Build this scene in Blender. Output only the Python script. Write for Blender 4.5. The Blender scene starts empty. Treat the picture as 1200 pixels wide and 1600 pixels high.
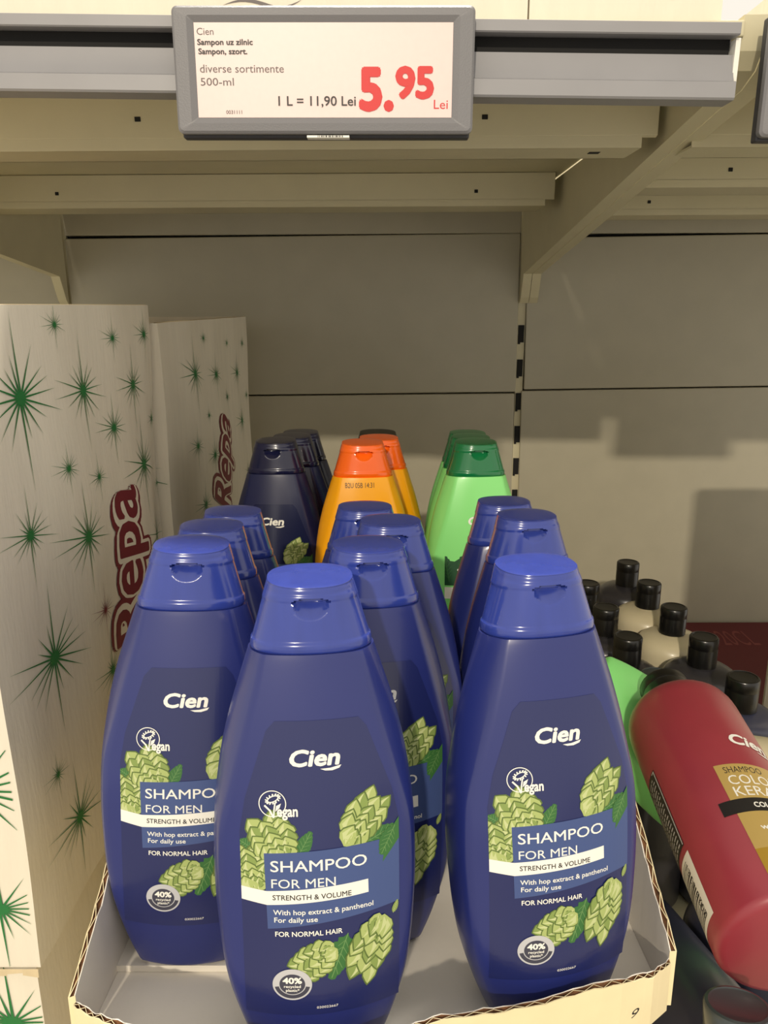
import bpy, bmesh, math, random
from mathutils import Vector, Matrix
from mathutils.geometry import tessellate_polygon
R = math.radians
SC = bpy.context.scene
COL = SC.collection

# ------------------------------------------------------------------ camera
# metres; the camera is at the origin, the gondola's back wall at Y = 1.168
cam_d = bpy.data.cameras.new('camera'); cam = bpy.data.objects.new('camera', cam_d); COL.objects.link(cam)
cam_d.sensor_fit = 'VERTICAL'; cam_d.sensor_height = 36.0; cam_d.lens = 36.0 * 1202.0 / 1600.0
cam_d.clip_start = 0.01; cam_d.clip_end = 60
p_, y_, ro = R(15.0), R(0.3), R(0.3)
fw = Vector((-math.sin(y_) * math.cos(p_), math.cos(y_) * math.cos(p_), -math.sin(p_)))
rt = Vector((math.cos(y_), math.sin(y_), 0)); upv = rt.cross(fw)
r2 = rt * math.cos(ro) - upv * math.sin(ro); u2 = rt * math.sin(ro) + upv * math.cos(ro)
cam.matrix_world = Matrix(((r2.x, u2.x, -fw.x, 0), (r2.y, u2.y, -fw.y, 0), (r2.z, u2.z, -fw.z, 0), (0, 0, 0, 1)))
SC.camera = cam

# ------------------------------------------------------------------ light
vs = SC.view_settings
vs.view_transform = 'Standard'; vs.look = 'None'; vs.exposure = 0.0; vs.gamma = 1.0; vs.use_curve_mapping = False
w = bpy.data.worlds.new('store_ambience'); SC.world = w; w.use_nodes = True
bg = w.node_tree.nodes['Background']; bg.inputs[0].default_value = (1.0, 0.93, 0.82, 1); bg.inputs[1].default_value = 1.0

def area(name, loc, target, sx, sy, power, col):
    d = bpy.data.lights.new(name, 'AREA'); d.shape = 'RECTANGLE'; d.size = sx; d.size_y = sy; d.energy = power; d.color = col
    o = bpy.data.objects.new(name, d); COL.objects.link(o); o.location = loc
    o.rotation_euler = (Vector(target) - Vector(loc)).to_track_quat('-Z', 'Y').to_euler()
    return o
area('aisle_lamp', (-0.75, -4.2, 2.12), (0.1, 0.7, -0.1), 0.16, 0.08, 150, (1.0, 0.88, 0.70))
area('overhead_lamp', (0.12, 1.45, 2.15), (0.0, 0.28, -0.15), 1.3, 0.16, 120, (1.0, 0.94, 0.84))

# ------------------------------------------------------------------ materials
def lin(c):
    return tuple(((v / 255) / 12.92 if v / 255 <= 0.04045 else ((v / 255 + 0.055) / 1.055) ** 2.4) for v in c) + (1,)
MATS = {}
def mat(name, rgb, rough=0.5, metal=0.0, coat=0.0, noise=0.0, nscale=60, bump=0.0, bscale=300, spec=0.5, stretch=None, sheen=0.0):
    if name in MATS: return MATS[name]
    m = bpy.data.materials.new(name); m.use_nodes = True; nt = m.node_tree; b = nt.nodes['Principled BSDF']
    c = lin(rgb)
    b.inputs['Base Color'].default_value = c; b.inputs['Roughness'].default_value = rough; b.inputs['Metallic'].default_value = metal
    b.inputs['Coat Weight'].default_value = coat; b.inputs['Coat Roughness'].default_value = 0.12
    b.inputs['Specular IOR Level'].default_value = spec
    if noise or bump:
        tc = nt.nodes.new('ShaderNodeTexCoord'); mp = nt.nodes.new('ShaderNodeMapping')
        nt.links.new(tc.outputs['Object'], mp.inputs['Vector'])
        if stretch: mp.inputs['Scale'].default_value = stretch
    if noise:
        n = nt.nodes.new('ShaderNodeTexNoise'); n.inputs['Scale'].default_value = nscale; n.inputs['Detail'].default_value = 6
        nt.links.new(mp.outputs[0], n.inputs['Vector'])
        r = nt.nodes.new('ShaderNodeMapRange'); r.inputs[1].default_value = 0.3; r.inputs[2].default_value = 0.7
        r.inputs[3].default_value = 1 - noise; r.inputs[4].default_value = 1 + noise
        nt.links.new(n.outputs['Fac'], r.inputs[0])
        mx = nt.nodes.new('ShaderNodeVectorMath'); mx.operation = 'SCALE'; mx.inputs[0].default_value = c[:3]
        nt.links.new(r.outputs[0], mx.inputs['Scale']); nt.links.new(mx.outputs[0], b.inputs['Base Color'])
    if bump:
        n2 = nt.nodes.new('ShaderNodeTexNoise'); n2.inputs['Scale'].default_value = bscale; n2.inputs['Detail'].default_value = 4
        nt.links.new(mp.outputs[0], n2.inputs['Vector'])
        bp = nt.nodes.new('ShaderNodeBump'); bp.inputs['Strength'].default_value = bump; bp.inputs['Distance'].default_value = 0.001
        nt.links.new(n2.outputs['Fac'], bp.inputs['Height']); nt.links.new(bp.outputs[0], b.inputs['Normal'])
    MATS[name] = m
    return m

M_wall = mat('wall_paint', (176, 170, 150), 0.38, noise=0.03, nscale=25, bump=0.05, bscale=900)
M_shelf = mat('shelf_paint', (206, 198, 166), 0.42, noise=0.03, nscale=25, bump=0.05, bscale=900)
M_dark = mat('dark_gap', (14, 13, 12), 0.8)
M_rail = mat('rail_plastic', (142, 141, 143), 0.45, noise=0.03, nscale=40)
M_tagf = mat('tag_frame_plastic', (118, 117, 119), 0.45, bump=0.15, bscale=1500)
M_tagb = mat('tag_back_plastic', (52, 52, 56), 0.5)
M_disp = mat('tag_display', (228, 204, 198), 0.4, noise=0.015, nscale=300)
M_ink = mat('black_ink', (40, 36, 36), 0.5)
M_inkg = mat('grey_ink', (92, 84, 82), 0.5)
M_red = mat('red_ink', (206, 40, 40), 0.5)
M_carton = mat('carton_print_white', (226, 218, 200), 0.7, noise=0.03, nscale=30, bump=0.25, bscale=120, stretch=(3, 3, 0.6))
M_cartin = mat('carton_edge', (204, 186, 150), 0.8, noise=0.08, nscale=120)
M_green = mat('star_green', (26, 112, 52), 0.6)
M_maroon = mat('maroon_ink', (116, 24, 38), 0.6)
M_kraft = mat('kraft_corrugation', (120, 82, 52), 0.85, noise=0.6, nscale=260)
M_traybuff = mat('tray_outer_buff', (236, 220, 176), 0.7, noise=0.03, nscale=60, bump=0.1, bscale=200)
M_traywhite = mat('tray_inner_white', (234, 227, 214), 0.65, noise=0.02, nscale=60, bump=0.1, bscale=200)
M_blue = mat('blue_bottle_plastic', (31, 41, 106), 0.36, coat=0.3, noise=0.03, nscale=30)
M_bluecap = mat('blue_cap_plastic', (46, 62, 144), 0.2, coat=0.5, noise=0.08, nscale=40, stretch=(4, 4, 0.5))
M_bluelab = mat('blue_label_film', (27, 35, 88), 0.28, coat=0.35)
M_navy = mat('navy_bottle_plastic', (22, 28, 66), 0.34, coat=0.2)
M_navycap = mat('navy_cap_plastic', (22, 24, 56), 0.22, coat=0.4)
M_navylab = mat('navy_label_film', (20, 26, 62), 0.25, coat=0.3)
M_orange = mat('amber_bottle_plastic', (252, 172, 8), 0.35, coat=0.2)
M_orangecap = mat('orange_cap_plastic', (250, 104, 16), 0.22, coat=0.4)
M_lgreen = mat('mint_bottle_plastic', (140, 228, 130), 0.35, coat=0.2)
M_gcap = mat('green_cap_plastic', (16, 112, 62), 0.2, coat=0.4)
M_white = mat('white_print', (238, 236, 226), 0.5)
M_panel = mat('label_panel_blue', (64, 82, 132), 0.4)
M_hop = [mat('hop_shadow_green', (88, 108, 48), 0.5), mat('hop_mid_green', (130, 150, 78), 0.5), mat('hop_light_green', (166, 180, 108), 0.5), mat('hop_pale_green', (192, 200, 142), 0.5)]
M_leaf = [mat('leaf_green', (54, 106, 50), 0.5), mat('leaf_vein_green', (104, 142, 82), 0.5), mat('leaf_deep_green', (20, 72, 40), 0.5)]
M_badge = [mat('badge_silver', (190, 190, 192), 0.4), mat('badge_charcoal', (62, 62, 76), 0.4)]
M_blackcap = mat('black_cap_plastic', (16, 15, 15), 0.3, coat=0.15)
M_greycap = mat('smoky_cap_plastic', (48, 56, 58), 0.3, coat=0.4)
M_cream = mat('cream_bottle_plastic', (214, 202, 170), 0.35, coat=0.1)
M_charc = mat('charcoal_bottle_plastic', (52, 50, 54), 0.3, coat=0.2)
M_dnavy = mat('ink_bottle_plastic', (58, 60, 80), 0.3, coat=0.2)
M_wine = mat('wine_bottle_plastic', (146, 50, 60), 0.36, coat=0.1, noise=0.04, nscale=60)
M_gold = mat('gold_label', (184, 156, 88), 0.4)
M_gold2 = mat('dark_gold_label', (168, 134, 40), 0.4)
M_bblack = mat('black_label', (28, 25, 24), 0.45)
M_winecarton = mat('wine_carton_print', (92, 16, 22), 0.6)
M_winetext = mat('wine_carton_text', (128, 60, 56), 0.6)
M_floor = mat('floor_tile', (150, 146, 138), 0.5, noise=0.05, nscale=4)

# ------------------------------------------------------------------ helpers
class MB:
    """collects polygons for ONE mesh object"""
    def __init__(s): s.v = []; s.f = []; s.m = []; s.mats = []
    def mi(s, m):
        if m not in s.mats: s.mats.append(m)
        return s.mats.index(m)
    def poly(s, pts, m):
        i = len(s.v); s.v += [tuple(p) for p in pts]; s.f.append(tuple(range(i, i + len(pts)))); s.m.append(s.mi(m))
    def add(s, vs, fs, m):
        i = len(s.v); s.v += [tuple(p) for p in vs]; k = s.mi(m)
        for f in fs: s.f.append(tuple(a + i for a in f)); s.m.append(k)
    def box(s, x0, x1, y0, y1, z0, z1, m, M=None):
        vs = [Vector((x, y, z)) for x in (x0, x1) for y in (y0, y1) for z in (z0, z1)]
        if M is not None: vs = [M @ q for q in vs]
        s.add(vs, [(0, 1, 3, 2), (4, 6, 7, 5), (0, 4, 5, 1), (2, 3, 7, 6), (0, 2, 6, 4), (1, 5, 7, 3)], m)
    def prism(s, poly, x0, x1, m, axes='yz'):
        """poly of 2-D points extruded along the third axis"""
        n = len(poly)
        def P(a, b, c):
            return {'yz': (c, a, b), 'xz': (a, c, b), 'xy': (a, b, c)}[axes]
        vs = [P(a, b, x0) for a, b in poly] + [P(a, b, x1) for a, b in poly]
        fs = [(i, (i + 1) % n, n + (i + 1) % n, n + i) for i in range(n)]
        s.add(vs, fs, m)
        tri = tessellate_polygon([[Vector((a, b, 0)) for a, b in poly]])
        s.add(vs, [tuple(t) for t in tri] + [tuple(n + q for q in t) for t in tri], m)
    def loft(s, rings, m, cap0=True, cap1=True):
        n = len(rings[0]); i = len(s.v); k = s.mi(m)
        for r in rings: s.v += [tuple(p) for p in r]
        for j in range(len(rings) - 1):
            for q in range(n):
                s.f.append((i + j * n + q, i + j * n + (q + 1) % n, i + (j + 1) * n + (q + 1) % n, i + (j + 1) * n + q)); s.m.append(k)
        if cap0: s.f.append(tuple(i + q for q in reversed(range(n)))); s.m.append(k)
        if cap1: s.f.append(tuple(i + (len(rings) - 1) * n + q for q in range(n))); s.m.append(k)
    def lathe(s, prof, m, n=40, sx=1.0, sy=1.0, M=None):
        rings = []
        for r, z in prof:
            ring = [Vector((r * sx * math.cos(2 * math.pi * q / n), r * sy * math.sin(2 * math.pi * q / n), z)) for q in range(n)]
            rings.append([M @ p for p in ring] if M is not None else ring)
        s.loft(rings, m)
    def build(s, name, parent=None, smooth=False, bevel=0, angle=40):
        me = bpy.data.meshes.new(name); me.from_pydata(s.v, [], s.f)
        for m in s.mats: me.materials.append(m)
        me.polygons.foreach_set('material_index', s.m)
        bm = bmesh.new(); bm.from_mesh(me); bmesh.ops.recalc_face_normals(bm, faces=bm.faces); bm.to_mesh(me); bm.free()
        if smooth:
            me.polygons.foreach_set('use_smooth', [True] * len(me.polygons))
            me.set_sharp_from_angle(angle=R(angle))
        me.update()
        o = bpy.data.objects.new(name, me); COL.objects.link(o)
        if parent: o.parent = parent
        if bevel:
            bv = o.modifiers.new('bevel', 'BEVEL'); bv.width = bevel; bv.segments = 3; bv.limit_method = 'ANGLE'; bv.angle_limit = R(35)
            bv.harden_normals = False
        return o

def empty(name, M=None):
    o = bpy.data.objects.new(name, None); COL.objects.link(o); o.empty_display_size = 0.02
    if M is not None: o.matrix_world = M
    return o
def tag(o, label, cat, group=None):
    o['label'] = label; o['category'] = cat
    if group: o['group'] = group
    return o
def struct(o): o['kind'] = 'structure'; return o
def copy_thing(root, M):
    r = root.copy(); COL.objects.link(r); r.matrix_world = M
    for ch in list(root.children):
        c = ch.copy(); COL.objects.link(c); c.parent = r
        for g in list(ch.children):
            d = g.copy(); COL.objects.link(d); d.parent = c
    return r

# flat print: polygons in (a, b) with a layer, cut into a grid and laid on a surface
_tc = {}
def text2d(body, shear=0.0):
    key = (body, shear)
    if key in _tc: return _tc[key]
    cu = bpy.data.curves.new('t', 'FONT'); cu.body = body; cu.size = 1; cu.shear = shear
    cu.resolution_u = 3; cu.fill_mode = 'BOTH'
    o = bpy.data.objects.new('t', cu); COL.objects.link(o)
    dg = bpy.context.evaluated_depsgraph_get(); me = o.evaluated_get(dg).to_mesh()
    vs = [(v.co.x, v.co.y) for v in me.vertices]; fs = [tuple(p.vertices) for p in me.polygons]
    o.evaluated_get(dg).to_mesh_clear(); bpy.data.objects.remove(o); bpy.data.curves.remove(cu)
    _tc[key] = (vs, fs)
    return _tc[key]
class Print:
    def __init__(s): s.bm = bmesh.new(); s.mats = []; s.layer = 0
    def mi(s, m):
        if m not in s.mats: s.mats.append(m)
        return s.mats.index(m)
    def tris(s, vs, fs, m, layer):
        k = s.mi(m); bv = [s.bm.verts.new((a, b, layer)) for a, b in vs]
        for f in fs:
            try: q = s.bm.faces.new([bv[i] for i in f]); q.material_index = k
            except ValueError: pass
    def poly(s, pts, m, layer=1):
        tri = tessellate_polygon([[Vector((a, b, 0)) for a, b in pts]])
        s.tris(pts, tri, m, layer)
    def rect(s, a0, a1, b0, b1, m, layer=1): s.tris([(a0, b0), (a1, b0), (a1, b1), (a0, b1)], [(0, 1, 2, 3)], m, layer)
    def ellipse(s, a, b, ra, rb, m, layer=1, n=40, rot=0):
        c, d = math.cos(rot), math.sin(rot)
        s.poly([(a + ra * math.cos(t) * c - rb * math.sin(t) * d, b + ra * math.cos(t) * d + rb * math.sin(t) * c) for t in [2 * math.pi * i / n for i in range(n)]], m, layer)
    def ring(s, a, b, ra, rb, wd, m, layer=1, n=48, t0=0, t1=2 * math.pi, rot=0):
        vs = []; fs = []; c, d = math.cos(rot), math.sin(rot)
        for i in range(n + 1):
            t = t0 + (t1 - t0) * i / n
            for k in (0, 1):
                x, y = (ra - wd * k) * math.cos(t), (rb - wd * k) * math.sin(t)
                vs.append((a + x * c - y * d, b + x * d + y * c))
        for i in range(n): fs.append((2 * i, 2 * i + 2, 2 * i + 3, 2 * i + 1))
        s.tris(vs, fs, m, layer)
    def stroke(s, pts, wd, m, layer=1):
        for (a, b), (c, d) in zip(pts, pts[1:]):
            L = math.hypot(c - a, d - b) or 1e-9; nx, ny = -(d - b) / L * wd / 2, (c - a) / L * wd / 2
            ex, ey = (c - a) / L * wd * .3, (d - b) / L * wd * .3
            s.tris([(a + nx - ex, b + ny - ey), (a - nx - ex, b - ny - ey), (c - nx + ex, d - ny + ey), (c + nx + ex, d + ny + ey)], [(0, 1, 2, 3)], m, layer)
    def text(s, body, a0, a1, base, cap, m, layer=2, shear=0.0, bold=0.0, rot=0.0, ref=None):
        """fitted so that it spans a0..a1 with capital height cap above base; rot turns it about (a0, base)"""
        vs, fs = text2d(body, shear)
        x0 = min(p[0] for p in vs); x1 = max(p[0] for p in vs); ch = 0.728
        sx = (a1 - a0) / (x1 - x0 + 2 * bold); sy = cap / ch; c, d = math.cos(rot), math.sin(rot)
        nb = 0 if bold == 0 else (8 if bold < .06 else 16)
        for q_, (ox, oy) in enumerate([(0, 0)] + [(bold * math.cos(2 * math.pi * k / nb), bold * math.sin(2 * math.pi * k / nb)) for k in range(nb)]):
            out = []
            for x, y in vs:
                X = (x - x0 + bold + ox) * sx; Y = (y + oy) * sy
                out.append((a0 + X * c - Y * d, base + X * d + Y * c))
            s.tris(out, fs, m, layer + 0.2 * q_)
    def cut(s, a0, a1, na, b0, b1, nb, clip=True):
        def bis(co, no, **k):
            bmesh.ops.bisect_plane(s.bm, geom=s.bm.verts[:] + s.bm.edges[:] + s.bm.faces[:], dist=1e-7, plane_co=co, plane_no=no, **k)
        if clip:
            bis((a0, 0, 0), (-1, 0, 0), clear_outer=True); bis((a1, 0, 0), (1, 0, 0), clear_outer=True)
            bis((0, b0, 0), (0, -1, 0), clear_outer=True); bis((0, b1, 0), (0, 1, 0), clear_outer=True)
        for i in range(1, na): bis((a0 + (a1 - a0) * i / na, 0, 0), (1, 0, 0))
        for i in range(1, nb): bis((0, b0 + (b1 - b0) * i / nb, 0), (0, 1, 0))
    def into(s, mb, fn):
        """lay on a surface: fn(a, b, layer) -> point"""
        s.bm.verts.index_update(); i = len(mb.v)
        mb.v += [tuple(fn(v.co.x, v.co.y, v.co.z)) for v in s.bm.verts]
        ks = [mb.mi(m) for m in s.mats]
        for f in s.bm.faces:
            mb.f.append(tuple(i + v.index for v in f.verts)); mb.m.append(ks[f.material_index])
        s.bm.free()

# ------------------------------------------------------------------ the setting
WY = 1.168
mb = MB(); mb.box(-3, 3, -3, WY + 0.05, -1.42, -1.40, M_floor); struct(mb.build('floor'))
mb = MB()                                                    # backing behind the pressed-metal panels
mb.box(-1.3, 1.3, WY + 0.022, WY + 0.04, -1.40, 0.30, M_dark); struct(mb.build('wall_back'))
def panel(x0, x1, z0, z1, tilt, label):
    m = MB(); m.box(x0, x1, WY, WY + 0.018, z0, z1, M_wall)
    o = m.build('back_panel', bevel=0.0015)
    c = Vector(((x0 + x1) / 2, WY, (z0 + z1) / 2))
    o.matrix_world = Matrix.Translation(c) @ Matrix.Rotation(tilt, 4, 'Y') @ Matrix.Translation(-c)
    return tag(o, label, 'panel', 'metal panels of the gondola back wall')
SL = R(-0.6)
panel(-0.4632, 0.1925, 0.0995, 0.295, 0, 'narrow strip of grey back panel just under the long upper shelf')
panel(-0.4632, 0.1925, -0.1285, 0.0975, SL * .6, 'upper grey back panel between the two posts, above the horizontal seam')
panel(-0.4632, 0.1925, -0.36, -0.1305, SL * .6, 'lower grey back panel behind the orange and green bottles')
panel(-0.4632, 0.1925, -0.60, -0.362, 0, 'lowest grey back panel hidden low behind the trays')
panel(0.2045, 0.86, 0.0985, 0.295, 0, 'short grey back panel under the right hand shelf')
panel(0.2045, 0.86, -0.1195, 0.0965, SL, 'upper grey back panel right of the slotted post')
panel(0.2045, 0.86, -0.60, -0.1215, SL, 'lower grey back panel right of the slotted post, with shadows on it')
panel(-1.13, -0.4755, -0.60, 0.295, 0, 'dim grey back panel left of the left bracket')

def post(xc, label, back=0.0):
    t = empty('slotted_post', Matrix.Translation((xc, WY + back, -0.60)))
    m = MB(); m.box(-0.0055, 0.0055, 0.004, 0.02, 0, 0.9, M_shelf); m.build('upright', t)
    for k in range(6, 12):
        m = MB(); z = 0.6 - 0.041 + 0.05 * (k - 11)
        m.box(-0.0042, 0.0042, 0.002, 0.006, z - 0.0125, z + 0.0125, M_dark)
        m.box(-0.0042, -0.001, 0.002, 0.006, z - 0.015, z - 0.0125, M_dark)
        m.build('slot', t)
    return tag(t, label, 'post')
post(0.1985, 'slotted metal upright post on the back wall, right of the green bottles')
post(-0.4728, 'slotted metal upright post behind the left bracket', 0.012)

# ------------------------------------------------------------------ upper shelves, brackets, price rails
def shelf(x0, x1, beams, label):
    t = empty('metal_shelf', Matrix.Translation((0, 0, 0)))
    L = x1 - x0
    m = MB(); m.box(x0, x1 + 0.0060, 0.470, WY - 0.004, 0.140, 0.148, M_shelf); m.build('deck', t, bevel=0.0008)
    m = MB()
    m.prism([(0.5835, 0.1395), (0.5855, 0.1395), (0.5855, 0.1165), (0.5875, 0.1145), (0.5875, 0.1125), (0.5835, 0.1135)], x0, x1, M_shelf)
    m.box(x0 + 0.004, x1 - 0.0105, 0.5845, 0.625, 0.1055, 0.1072, M_shelf)
    m.box(x0 + 0.004, x1 - 0.0105, 0.5838, 0.5855, 0.1055, 0.116, M_shelf)
    m.box(x0 + 0.004, x1 - 0.0105, 0.6235, 0.625, 0.1055, 0.1395, M_shelf)
    for xs in (0.12, 0.36): m.box(x1 - xs - 0.002, x1 - xs + 0.002, 0.5828, 0.5838, 0.124, 0.127, M_dark)
    m.box(x1 - 0.043, x1 - 0.035, 0.598, 0.605, 0.1052, 0.1057, M_dark)
    m.build('front_channel', t, bevel=0.0005)
    for y in beams:
        m = MB()
        m.box(x0 + 0.0125, x1 - 0.004, y, y + 0.0015, 0.112, 0.1395, M_shelf)
        m.box(x0 + 0.0125, x1 - 0.014, y, y + 0.0015, 0.1065, 0.113, M_shelf)
        m.box(x0 + 0.0125, x1 - 0.014, y, y + 0.055, 0.1055, 0.107, M_shelf)
        m.box(x0 + 0.0125, x1 - 0.014, y + 0.0535, y + 0.055, 0.1055, 0.1395, M_shelf)
        for xs in (0.09, 0.55): m.box(x1 - xs - 0.002, x1 - xs + 0.002, y - 0.0008, y, 0.119, 0.1225, M_dark)
        m.build('cross_beam', t, bevel=0.0005)
    return tag(t, label, 'shelf')
shelf(-0.4655, 0.188, (0.905,), 'cream metal upper shelf seen from below, over the blue bottles')
shelf(0.2084, 0.87, (0.775, 1.005), 'cream metal upper shelf at the right edge, beyond the diagonal brackets')
shelf(-1.12, -0.4735, (0.905,), 'metal upper shelf of the next bay, beyond the left bracket')

def bracket(x, side, label):
    """flat plate with a flange along its lower and front edge; side = where the flange points"""
    t = empty('shelf_bracket', Matrix.Translation((x, 0, 0)))
    low = [(1.166, 0.004), (1.158, 0.012), (1.142, 0.044), (0.535, 0.1165), (0.497, 0.121), (0.481, 0.126), (0.474, 0.134), (0.472, 0.151)]
    m = MB(); m.prism(low + [(0.50, 0.151), (0.52, 0.139), (1.166, 0.139)], -0.0008, 0.0008, M_shelf)
    m.build('plate', t)
    m = MB(); xs = sorted((0.0008 * -side, 0.0115 * side))
    th = 0.0012; off = [(y + (0 if y < 0.5 else -0.0002), z) for y, z in low]
    outer = [(y - th * (1.0 if i >= 4 else 0.35), z - th * (0.2 if i >= 5 else 1.0)) for i, (y, z) in enumerate(off)]
    m.prism(off + outer[::-1], xs[0], xs[1], M_shelf)
    m.build('flange', t)
    m = MB(); m.box(-0.0014 * (1 if side > 0 else 1), 0.0014, 0.615, 0.619, 0.127, 0.136, M_dark); m.build('slot', t)
    return tag(t, label, 'bracket')
bracket(0.1945, 1, 'cream diagonal shelf bracket with folded lower edge at the right end of the upper shelf')
bracket(0.2075, 1, 'second cream shelf bracket, close against the right side of the first one')
bracket(-0.4665, -1, 'shelf bracket in shadow at the left edge, above the printed cartons')

def rail(x0, x1, label, tilt):
    xc = 0.0; t = empty('price_rail', Matrix.Translation((xc, 0.457, 0.125)) @ Matrix.Rotation(tilt, 4, 'Y'))
    d = [(0.000, 0.0210), (0.000, 0.0158), (0.0008, 0.0152), (0.012, 0.0162), (0.012, 0.0076), (0.0062, 0.0074),
         (0.0056, 0.004), (0.0046, 0.0), (0.0034, -0.0034), (0.0018, -0.0064), (-0.0004, -0.0069), (-0.0016, -0.0076), (-0.0018, -0.0152), (-0.0008, -0.0162),
         (0.0135, -0.0162), (0.0135, 0.0212), (0.0005, 0.0212)]
    m = MB(); m.prism(d, x0, x1, M_rail); m.build('profile', t, smooth=True, angle=30)
    m = MB(); m.box(x0 + 0.001, x1 - 0.001, 0.0108, 0.0122, 0.008, 0.0160, M_dark); m.build('slot_shade', t)  # black strip at the back of the recess stands in for its shade
    m = MB(); m.box(x1 - 0.0004, x1 + 0.0022, 0.004, 0.0135, -0.0075, 0.015, M_white); m.build('end_clip', t)
    return tag(t, label, 'price rail')
rail(-0.4662, 0.1865, 'long grey plastic price rail along the front of the upper shelf', R(1.0))
rail(0.2095, 0.86, 'grey plastic price rail at the top right corner, behind the cut off tag', R(0.6))
rail(-1.12, -0.4685, 'grey plastic price rail of the next bay on the left', R(0.4))

# price tags ---------------------------------------------------------
def price_tag(M, label, full):
    t = empty('price_tag', M); W, H = 0.0785, 0.0302
    m = MB()
    def rr(w, h, r, y, n=6):
        pts = []
        for cx, cz, a in ((w - r, h - r, 0), (-w + r, h - r, 90), (-w + r, -h + r, 180), (w - r, -h + r, 270)):
            for i in range(n + 1):
                q = R(a + 90 * i / n); pts.append((cx + r * math.cos(q), y, cz + r * math.sin(q)))
        return pts
    dw, dh = 0.0672, 0.0224
    m.loft([rr(W - .0005, H - .0005, .003, -0.001), rr(W, H, .003, -0.003), rr(W, H, .003, -0.0062), rr(W - .0012, H - .0012, .0026, -0.0074), rr(dw + .0035, dh + .0030, .001, -0.0080), rr(dw, dh, .0006, -0.0064)], M_tagf, True, False)
    m.build('frame', t, smooth=True, angle=25)
    m = MB(); m.box(-W + .001, W - .001, -0.001, 0.006, -H - 0.0012, H - .001, M_tagb); m.build('back_case', t, bevel=0.001)
    m = MB(); m.box(-dw, dw, -0.0066, -0.0062, -dh, dh, M_disp)
    if not full:
        m.build('display', t); return tag(t, label, 'price tag')
    pr = Print()
    sx = 1 / 2978.0; sz = 1 / 3240.0
    def T(body, x0, x1, y, cap, mt, bold=0.0):
        pr.text(body, (x0 - 503) * sx, (x1 - 503) * sx, -(y - 112) * sz, cap * sz, mt, 1, 0.0, bold)
    T('Cien', 307, 333, 58, 11, M_inkg)
    T('Sampon uz zilnic', 307, 393, 73, 9, M_ink, .022); T('Sampon, szort.', 308, 384, 87, 9, M_ink, .022)
    T('diverse sortimente', 309, 440, 115, 13, M_inkg); T('500-ml', 309, 361, 135, 12.5, M_inkg)
    T('0031111', 347, 372, 179, 6, M_ink)
    T('1 L = 11,90 Lei', 430, 552, 166, 15.5, M_ink, .01)
    T('5.', 557, 612, 171, 65, M_red, .045); T('95', 614, 675, 153, 48, M_red, .045); T('Lei', 675, 697, 171, 15, M_red)
    pr.into(m, lambda a, b, l: (a, -0.0066 - 0.00012 * l, b))
    m.build('display', t)
    m = MB(); m.box(-0.0098, 0.0128, -0.0069, -0.0013, -H - 0.0020, -H - 0.0009, M_white)
    random.seed(4); x = -0.004
    for k in range(15):
        q = random.choice((.0003, .0005, .0008)); m.box(x, x + q, -0.0071, -0.0068, -H - 0.0018, -H - 0.001, M_ink); x += q + random.choice((.0003, .0006))
    m.build('barcode_sticker', t)
    return tag(t, label, 'price tag')
price_tag(Matrix.Translation((-0.0325, 0.456, 0.1193)) @ Matrix.Rotation(R(0.35), 4, 'Y'), 'grey framed electronic price tag reading 5.95 clipped on the rail', True)
price_tag(Matrix.Translation((0.2775, 0.456, 0.1158)) @ Matrix.Rotation(R(0.35), 4, 'Y'), 'electronic price tag cut off at the upper right edge', False)

# goods on the upper shelf: only their lowest few centimetres can be seen
def low_carton(x0, x1, y0, mt, label, h=0.034):
    m = MB(); m.box(x0, x1, y0, y0 + 0.19, 0.1485, 0.1485 + h, mt)
    pr = Print()
    if x0 < 0 < x1:
        arc = [(-.0905 + .0445 * t / 14, .1612 + .0022 * math.sin(t * .42) + .00045 * max(0, t - 9) ** 1.3) for t in range(15)]
        pr.poly([(a, b + .0011 * math.sin(math.pi * i / 14)) for i, (a, b) in enumerate(arc)] + [(a, b - .0007 * math.sin(math.pi * i / 14)) for i, (a, b) in reversed(list(enumerate(arc)))][1:-1], M_inkg, 1)
    elif x0 < .1: pr.ellipse(.158, .1700, .0085, .0075, M_badge[0], 1)
    pr.into(m, lambda a, b, l: (a, y0 - 0.0003, b))
    o = m.build('carton')
    return tag(o, label, 'carton', 'pale cartons on the upper shelf')
low_carton(-0.43, 0.0785, 0.484, M_carton, 'pale carton on the upper shelf, above and left of the price tag')
low_carton(0.0795, 0.186, 0.484, M_carton, 'short pale carton on the upper shelf, above the right end of the rail')
low_carton(0.235, 0.62, 0.484, M_carton, 'pale carton on the upper shelf at the top right corner')

# ------------------------------------------------------------------ lower shelf and supports
def deck(x0, x1, label, dz=0.0):
    t = empty('metal_shelf', Matrix.Translation((0, 0, dz)))
    m = MB(); m.box(x0, x1, 0.19, WY - 0.004, -0.4985, -0.4905, M_shelf); m.build('deck', t, bevel=0.0008)
    m = MB(); m.box(x0, x1, 0.19, 0.1915, -0.53, -0.4985, M_shelf); m.build('front_channel', t)
    return tag(t, label, 'shelf')
deck(-0.462, 0.192, 'lower metal shelf that carries the cartons and trays')
deck(0.204, 0.86, 'lower metal shelf on the right, under the black capped bottles', -0.025)
deck(-1.12, -0.484, 'lower metal shelf of the next bay on the left')

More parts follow.
